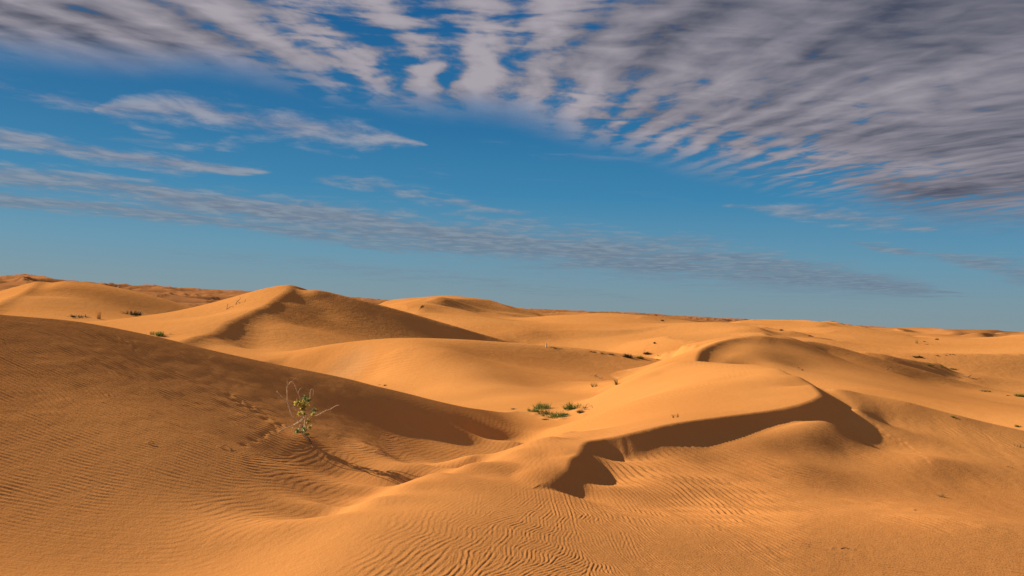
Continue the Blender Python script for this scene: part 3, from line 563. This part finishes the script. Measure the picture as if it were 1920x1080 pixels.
class MB:
    def __init__(s): s.v, s.f = [], []
    def tube(s, pts, radii, n=6):
        base = len(s.v)
        for i, p in enumerate(pts):
            p = Vector(p); a = Vector(pts[min(i + 1, len(pts) - 1)]) - Vector(pts[max(i - 1, 0)])
            a.normalize(); u = a.cross(Vector((0.3, 0.2, 1)) if abs(a.z) < 0.9 else Vector((1, 0, 0))).normalized(); w = a.cross(u)
            for k in range(n):
                th = 2 * math.pi * k / n; s.v.append(p + (u * math.cos(th) + w * math.sin(th)) * radii[i])
        for i in range(len(pts) - 1):
            for k in range(n):
                k2 = (k + 1) % n; s.f.append((base + i * n + k, base + i * n + k2, base + (i + 1) * n + k2, base + (i + 1) * n + k))
        s.f.append(tuple(base + k for k in range(n))[::-1]); s.f.append(tuple(base + (len(pts) - 1) * n + k for k in range(n)))
    def blade(s, root, d, length, width, droop, rnd):
        """one curved leaf of grass"""
        d = Vector(d).normalized(); side = d.cross(Vector((0, 0, 1)));
        side = side.normalized() if side.length > 1e-3 else Vector((1, 0, 0))
        side = (side + Vector((rnd.uniform(-.6, .6), rnd.uniform(-.6, .6), 0))).normalized()
        base = len(s.v); p = Vector(root); n = 4
        for i in range(n + 1):
            f = i / n; w = width * (1 - f) ** 0.7 + width * 0.06
            s.v.append(p - side * w); s.v.append(p + side * w)
            step = d * (length / n); p = p + step; d = (d + Vector((0, 0, -droop)) ).normalized()
        for i in range(n): s.f.append((base + 2 * i, base + 2 * i + 1, base + 2 * i + 3, base + 2 * i + 2))
    def leaf(s, c, d, nrm, L, Wd):
        base = len(s.v); c = Vector(c); d = Vector(d).normalized(); sd = d.cross(Vector(nrm)); sd = sd.normalized() if sd.length > 1e-3 else Vector((1, 0, 0)); up_ = sd.cross(d)
        s.v += [c, c + d * L * .35 + sd * Wd + up_ * L * .06, c + d * L * .75 + sd * Wd * .8, c + d * L, c + d * L * .75 - sd * Wd * .8, c + d * L * .35 - sd * Wd + up_ * L * .06]
        s.f += [(base, base + 1, base + 2, base + 3), (base, base + 3, base + 4, base + 5)]
    def build(s, name, mat, parent=None, loc=(0, 0, 0), smooth=False):
        me = bpy.data.meshes.new(name); me.from_pydata([tuple(v) for v in s.v], [], s.f); me.materials.append(mat); me.update()
        if smooth: me.polygons.foreach_set('use_smooth', [True] * len(me.polygons))
        o = bpy.data.objects.new(name, me); COL.objects.link(o); o.location = loc
        if parent: o.parent = parent
        return o

def tag(o, label, cat, group=None):
    o['label'] = label; o['category'] = cat
    if group: o['group'] = group

def tuft_mesh(seed, n, spread, h, width, lean=0.9, droop=0.22, blown=0.0):
    """unit tussock: about 1 across"""
    rnd = random.Random(seed); mb = MB()
    heads = [(rnd.gauss(0, .3) * spread, rnd.gauss(0, .3) * spread) for _ in range(max(3, n // 14))]
    for i in range(n):
        hx, hy = rnd.choice(heads); x = hx + rnd.gauss(0, .06); y = hy + rnd.gauss(0, .06)
        a = rnd.uniform(0, 2 * math.pi); l = rnd.uniform(.1, lean)
        mb.blade((x, y, -0.05), (math.cos(a) * l + x * .8 + blown, math.sin(a) * l + y * .8, 1), h * rnd.uniform(.55, 1.1), width * rnd.uniform(.6, 1.2), droop * rnd.uniform(.3, 1.4), rnd)
    return mb

def put(name, mb, mat, u, v, wpx, label, cat, group=None, hscale=1.0, sink=0.0):
    x, y, z, d = cast(u, v); k = wpx / F_PX * d
    o = mb.build(name, M[mat]); o.location = (x, y, z - sink * k); o.scale = (k, k, k * hscale); o.rotation_euler = (0, 0, random.Random(int(u * 7 + v)).uniform(0, 6.28))
    tag(o, label, cat, group)
    return o

GT = 'grass tussocks growing on the sand'
# (column, row of the base, width in picture units, kind, colour, height factor, label)
TUFTS = [
 (1018, 766, 34, 'tuft', 'green', 1.0, 'tall green grass tussock at the back left of the hollow below the bright dome'),
 (1004, 772, 26, 'tuft', 'green', .8, 'green grass tussock at the far left of the cluster in the hollow'),
 (1024, 776, 26, 'tuft', 'olive', .8, 'olive grass tussock in the middle of the left cluster in the hollow'),
 (1047, 782, 40, 'tuft', 'green', .75, 'low wide green tussock at the front of the cluster in the hollow'),
 (1060, 778, 18, 'tuft', 'olive', .5, 'small olive tussock trailing right of the low wide one in the hollow'),
 (1075, 766, 34, 'tuft', 'green', 1.0, 'dense green tussock behind a sand mound, right of the left cluster in the hollow'),
 (1089, 774, 20, 'tuft', 'olive', .7, 'small olive tussock nearest the slope of the bright dome'),
 (1096, 765, 14, 'tuft', 'dry', .5, 'sparse dry stalks right of the dense green tussock in the hollow'),
 (1022, 787, 14, 'tuft', 'olive', .35, 'little flat olive sprig in front of the hollow cluster'),
 (993, 769, 8, 'tuft', 'dark', .5, 'tiny dark sprig left of the hollow cluster'),
 (963, 767, 14, 'tuft', 'dry', .35, 'flat dry wisp at the left edge of the hollow'),
 (1114, 725, 18, 'thin', 'olive', .8, 'thin straw coloured grass left of its twin, above the hollow'),
 (1158, 721, 20, 'thin', 'olive', .9, 'thin straw coloured grass against the left flank of the bright dome'),
 (1268, 783, 17, 'thin', 'dry', .8, 'sparse dry grass on the bright dome just above its shadowed slip face'),
 (1037, 652, 16, 'low', 'green', .5, 'low green tuft beside the short pale post at the middle dune crest'),
 (1052, 654, 10, 'low', 'olive', .4, 'low olive tuft right of the one beside the pale post'),
 (1112, 660, 14, 'low', 'green', .6, 'green tuft at the foot of the dark face in the central gap'),
 (1129, 662, 12, 'low', 'green', .4, 'low green tuft just right of the dark face foot'),
 (1143, 664, 16, 'low', 'olive', .5, 'olive tuft between the dark face and the bright bowl'),
 (1175, 670, 20, 'tuft', 'dark', .9, 'darkest and largest tuft in the row below the bright bowl'),
 (1200, 672, 18, 'tuft', 'green', .7, 'green tuft third from the right in the row below the bright bowl'),
 (1214, 664, 16, 'tuft', 'dark', .8, 'dark tuft standing slightly above the row below the bright bowl'),
 (1238, 667, 12, 'low', 'green', .7, 'small green tuft at the right of the row below the bright bowl'),
 (1232, 674, 9, 'low', 'green', .4, 'very small flat tuft nearest the dome edge below the bright bowl'),
 (1228, 644, 9, 'tuft', 'dark', .9, 'lone dark sprig in the middle of the bright bowl'),
 (1209, 657, 5, 'low', 'dark', .7, 'tiny dark speck of grass low in the bright bowl'),
 (1242, 602, 9, 'tuft', 'dark', .8, 'lone dark bush on the skyline ridge behind the bright bowl'),
 (145, 594, 38, 'low', 'dark', .45, 'long low dark green patch at the foot of the far left dune'),
 (248, 590, 32, 'tuft', 'dark', .6, 'rounded dark green bush half hidden by the tall dune flank'),
 (296, 628, 24, 'tuft', 'green', .8, 'green tussock on the crest of the big shaded dune at left'),
 (287, 627, 12, 'thin', 'olive', .8, 'thin olive blades left of the crest tussock'),
 (185, 598, 14, 'thin', 'dry', 1.6, 'pale dead stalks behind the shaded dune crest at far left'),
 (1465, 620, 10, 'tuft', 'dark', .8, 'small dark bush above the curled dune crest'),
 (1719, 644, 7, 'thin', 'green', 1.9, 'upright dark green bush, tallest of the far right group'),
 (1733, 641, 5, 'tuft', 'dark', .8, 'tiny dark bush just right of the upright one at far right'),
 (1757, 637, 7, 'tuft', 'dark', .9, 'tiny dark bush rightmost of the far right group'),
 (1739, 646, 5, 'low', 'dark', .7, 'tiny dark speck below the far right group'),
 (1718, 669, 22, 'low', 'dark', .4, 'long low dark patch on the pale right hand slope'),
 (1758, 667, 9, 'low', 'dark', .5, 'small dark patch, second along the pale right hand slope'),
 (1772, 666, 8, 'low', 'dark', .4, 'small dark patch, third along the pale right hand slope'),
 (1786, 665, 9, 'low', 'dark', .5, 'small dark patch, last along the pale right hand slope'),
 (1742, 685, 16, 'low', 'green', .45, 'flat green patch beside the dark crest of the curled dune, leftmost of three'),
 (1765, 688, 13, 'low', 'green', .5, 'flat green patch beside the dark crest of the curled dune, middle of three'),
 (1786, 692, 15, 'low', 'green', .5, 'flat green patch beside the dark crest of the curled dune, rightmost of three'),
 (1848, 734, 22, 'low', 'olive', .5, 'olive patch on the sand right of the long dark crest'),
 (1890, 742, 12, 'low', 'olive', .4, 'small olive patch between two larger ones near the right edge'),
 (1914, 744, 20, 'tuft', 'green', .7, 'green tussock cut by the right edge of the view'),
 (1786, 782, 9, 'tuft', 'green', .6, 'small bright green sprig on the near right shoulder'),
 (1909, 800, 10, 'tuft', 'green', .8, 'green sprig on the shoulder crest at the right edge'),
 (1911, 838, 16, 'thin', 'dry', .6, 'dry grass wisp below the shoulder crest at the right edge'),
 (1893, 876, 12, 'thin', 'wood', .3, 'dark brown sprig on the near right slope'),
 (1768, 932, 20, 'thin', 'dry', .5, 'dry straw tuft alone on the ripples at lower right'),
 (1718, 957, 12, 'thin', 'wood', .3, 'dark withered sprig lower left of the dry straw tuft'),
 (722, 723, 8, 'tuft', 'wood', .7, 'brown sprig on the shaded dune crest above its dark hollow'),
 (711, 722, 6, 'thin', 'dry', .6, 'pale wisp just left of the brown crest sprig'),
]
def build_tufts():
    kinds = {'tuft': (230, .85, .50, .014, 1.25, .20), 'thin': (34, .8, .75, .014, .7, .12), 'low': (150, 1.1, .34, .018, 1.5, .25)}
    for i, (u, v, w, k, mat, hs, label) in enumerate(TUFTS):
        n, sp, h, wd, lean, droop = kinds[k]
        sp *= 0.62 if w < 24 or k == 'thin' else 1.0
        if w < 13: n, wd = n // 2, wd * 2.4
        elif w < 24: wd *= 1.6
        nm, cat = ('grass_tuft', 'grass tuft') if mat not in ('dark', 'wood') else (('desert_bush', 'bush') if mat == 'dark' else ('dry_sprig', 'sprig'))
        put(nm, tuft_mesh(i * 3 + 1, n, sp, h, wd, lean, droop), mat, u, v, w, label, cat, GT if nm == 'grass_tuft' else ('small desert bushes' if nm == 'desert_bush' else 'withered brown sprigs'), hs)
build_tufts()

def main_shrub():
    """gnarled young shrub on the shaded dune: bare pale branches round a leafy middle"""
    x0, y0, z0, d = cast(572, 822); k = d / F_PX
    e = bpy.data.objects.new('desert_shrub', None); COL.objects.link(e); e.location = (x0, y0, z0)
    tag(e, 'gnarled shrub with bare pale branches and green leaves on the shaded dune', 'shrub')
    rnd = random.Random(8)
    # picture offsets (right, up) from the foot, plus depth in the same units; zoomed sketch
    def P(px, py, dep=0.0): return Vector((px * k, dep * k, py * k))
    def branch(name, pts, r0, r1, mat='pale_wood', parent=None):
        pp = crom([tuple(p) for p in pts], 5); n = len(pp)
        pp = [Vector(q) + Vector((rnd.uniform(-1, 1), rnd.uniform(-1, 1), rnd.uniform(-1, 1))) * 0.35 * k for q in pp]
        rr = [1.25 * (r0 + (r1 - r0) * (i / (n - 1)) ** 0.8) * k for i in range(n)]
        mb = MB(); mb.tube(pp, rr, 7); return mb.build(name, M[mat], parent or e, smooth=True)
    Z = lambda zx, zy, dep=0.0: P((zx - 620) / 6.75, (820 - zy) / 6.75, dep)   # points read off the enlarged picture
    branch('trunk', [Z(640, 840), Z(612, 740), Z(605, 660, 2), Z(610, 560, 1), Z(620, 470, 0)], 1.2, .8)
    branch('trunk', [Z(655, 845, -3), Z(590, 760, -3), Z(560, 690, -6), Z(585, 590, -4), Z(575, 500, -2)], 1.1, .7)
    branch('branch', [Z(575, 640, -3), Z(470, 560, -4), Z(425, 470, -5), Z(400, 385, -6), Z(388, 260, -7), Z(392, 180, -8), Z(438, 128, -7), Z(470, 165, -5), Z(490, 215, -4), Z(515, 270, -3), Z(550, 370, 0)], .95, .55)
    branch('branch', [Z(500, 470, -4), Z(440, 410, -5), Z(370, 360, -6), Z(310, 300, -8), Z(272, 262, -9)], .85, .55)
    branch('twig', [Z(272, 262, -9), Z(258, 256, -9), Z(255, 252, -9)], .5, .3)
    branch('twig', [Z(272, 262, -9), Z(272, 248, -9), Z(270, 240, -9)], .5, .3)
    branch('twig', [Z(392, 170, -8), Z(384, 130, -8), Z(383, 105, -8)], .45, .2)
    branch('twig', [Z(513, 268, -3), Z(525, 235, -2), Z(540, 212, -1), Z(556, 204, 0)], .45, .25)
    branch('branch', [Z(640, 400, 3), Z(655, 320, 4), Z(652, 250, 5), Z(665, 222, 5), Z(682, 218, 5), Z(692, 240, 5), Z(688, 310, 5)], .6, .35)
    branch('branch', [Z(600, 560, 3), Z(540, 615, 2), Z(500, 640, 0), Z(470, 670, -3), Z(455, 760, -5)], .8, .4)
    branch('branch', [Z(590, 600, -3), Z(500, 650, -6), Z(440, 678, -9), Z(370, 700, -12), Z(310, 750, -15), Z(260, 790, -17), Z(205, 815, -18)], .8, .5)
    branch('branch', [Z(622, 470, 2), Z(640, 520, 3), Z(670, 548, 5), Z(710, 552, 7), Z(750, 540, 9), Z(792, 512, 11), Z(830, 488, 12), Z(860, 474, 13), Z(885, 470, 14), Z(930, 440, 16), Z(970, 415, 17), Z(1000, 414, 18)], .85, .55)
    branch('twig', [Z(885, 470, 14), Z(895, 480, 14), Z(900, 495, 14)], .4, .25)
    branch('branch', [Z(615, 650, 1), Z(645, 600, 4), Z(665, 630, 6), Z(675, 660, 6), Z(655, 700, 6)], .55, .3)
    branch('branch', [Z(610, 600, -1), Z(635, 570, 0), Z(660, 560, 2), Z(700, 500, 4), Z(735, 470, 5)], .55, .35)
    branch('branch', [Z(600, 700, -1), Z(555, 640, -3), Z(520, 600, -4)], .5, .3)
    for i in range(16):      # fine dead twigs tangled in the middle
        a = Z(rnd.uniform(540, 660), rnd.uniform(400, 760), rnd.uniform(-4, 4)); dd = Vector((rnd.gauss(0, 1), rnd.gauss(0, 1), rnd.gauss(.3, .8))).normalized() * k * rnd.uniform(5, 13)
        branch('twig', [a, a + dd * .5 + Vector((0, 0, k * rnd.uniform(-1, 2))), a + dd], .38, .18)
    branch('root', [Z(655, 800, -3), Z(700, 835, -10), Z(740, 868, -24), Z(770, 888, -34), Z(800, 890, -36)], .9, .4, 'wood')
    branch('root', [Z(680, 800, -2), Z(730, 800, -8), Z(765, 790, -4), Z(775, 775, -2)], .7, .3, 'wood')
    clumps = [(595, 340, 34, 30, 'leaf'), (560, 425, 36, 34, 'leaf_yellow'), (495, 400, 36, 34, 'leaf_yellow'), (605, 410, 34, 34, 'leaf_yellow'), (635, 370, 26, 26, 'leaf'), (545, 530, 26, 30, 'leaf_yellow'),
              (580, 470, 26, 34, 'leaf_yellow'), (715, 475, 28, 24, 'leaf'), (705, 530, 18, 16, 'leaf_yellow'), (650, 610, 16, 26, 'leaf_yellow'), (665, 680, 14, 20, 'leaf_yellow'), (545, 745, 44, 22, 'leaf'), (605, 710, 26, 28, 'leaf'), (635, 775, 22, 20, 'leaf'), (520, 740, 24, 18, 'leaf'), (600, 520, 16, 26, 'leaf_yellow')]
    for cx, cy, rx, ry, mat in clumps:
        mb = MB(); c = Z(cx, cy, rnd.uniform(-4, 4))
        for i in range(int(15 + rx * .6)):
            o = Vector((rnd.gauss(0, .5) * rx, rnd.gauss(0, .5) * rx * .8, rnd.gauss(0, .5) * ry)) / 6.75 * k
            dd = Vector((rnd.gauss(0, 1), rnd.gauss(0, 1), rnd.gauss(.5, .8)))
            mb.leaf(c + o, dd, (rnd.gauss(0, 1), rnd.gauss(0, 1), rnd.gauss(0, 1)), k * rnd.uniform(3.0, 5.2), k * rnd.uniform(1.3, 2.1))
        mb.build('leaf_cluster', M[mat], e)
main_shrub()

def litter(name, paths, mat, label, cat, group=None, n=6):
    """small woody things lying on the sand; each path is a list of picture points with heights"""
    u0, v0 = paths[0][0][0], paths[0][0][1]; x0, y0, z0, d0 = cast(u0, v0)
    mb = MB()
    for path in paths:
        pts = []
        for (u, v, hgt) in path:
            x, y, z, d = cast(u, v)
            if abs(d - d0) > 0.12 * d0: x, y, z = x0 + (u - u0) / F_PX * d0, y0, z0
            pts.append((x - x0, y - y0, z - z0 + hgt / F_PX * d0))
        pp = crom(pts, 4); mb.tube([tuple(p) for p in pp], [0.6 / F_PX * d0 * (1 - .6 * i / len(pp)) for i in range(len(pp))], 5)
    o = mb.build(name, M[mat]); o.location = (x0, y0, z0); tag(o, label, cat, group); return o
litter('dead_branch', [[(1108, 706, 2), (1115, 708, 3), (1122, 709, 2), (1128, 711, 1)], [(1115, 708, 3), (1120, 706, 4)], [(1122, 709, 2), (1132, 712, 0), (1138, 712, 0)]], 'wood', 'dark dead branch lying in the hollow above the two straw tufts', 'branch')
litter('dead_branch', [[(1095, 768, 1), (1102, 762, 5), (1108, 766, 3)], [(1095, 768, 1), (1100, 769, 2), (1106, 768, 1)]], 'wood', 'dark arched dead branch right of the grass in the hollow', 'branch')
litter('dead_branch', [[(412, 840, 1), (420, 838, 3), (430, 839, 1)], [(420, 838, 3), (426, 835, 4)]], 'wood', 'small dark twig on the shaded dune left of the shrub', 'twig')
litter('dead_branch', [[(278, 832, 1), (284, 830, 3), (290, 834, 1)]], 'wood', 'smallest dark twig, far left on the shaded dune', 'twig')
litter('dead_branch', [[(1500, 694, 1), (1495, 692, 3), (1500, 691, 1)]], 'wood', 'tiny twig below the curled dune on the smooth slope', 'twig')
litter('dead_branch', [[(1664, 694, 1), (1670, 692, 4), (1676, 694, 1)]], 'wood', 'small dark twig on the smooth slope of the curled dune', 'twig')
litter('dead_branch', [[(700, 848, 1), (708, 846, 3), (716, 848, 1)], [(706, 849, 1), (712, 849, 2), (718, 850, 1)]], 'white', 'bleached white twigs in the trough right of the shrub', 'twig')
litter('dead_branch', [[(1576, 1029, 0), (1585, 1028, 1.2), (1596, 1030, 0)]], 'wood', 'dark twigs lying on the rippled foreground at lower right', 'twig')
litter('dead_branch', [[(425, 580, 0), (427, 575, 5), (430, 577, 6)]], 'wood', 'dark stick on the bright flank of the tall dune, lower of two', 'stick')
litter('dead_branch', [[(442, 571, 0), (445, 569, 4), (450, 567, 6), (449, 563, 9)], [(445, 569, 4), (441, 567, 4)]], 'wood', 'forked dark stick on the bright flank of the tall dune, upper of two', 'stick')
litter('dead_branch', [[(1800, 704, 0), (1815, 709, 2), (1832, 713, 1)], [(1815, 709, 2), (1822, 707, 4)]], 'wood', 'dark fallen branch along the crest of the curled dune', 'branch')

def post():
    x, y, z, d = cast(1024, 651); k = d / F_PX; mb = MB()
    mb.tube([(0, 0, -1 * k), (0.2 * k, 0, 3 * k), (-.1 * k, 0, 6.5 * k), (.3 * k, 0, 7.5 * k)], [1.5 * k, 1.4 * k, 1.2 * k, .6 * k], 7)
    o = mb.build('wooden_post', M['white']); o.location = (x, y, z); tag(o, 'short pale post sticking up behind the middle dune crest', 'post')
post()
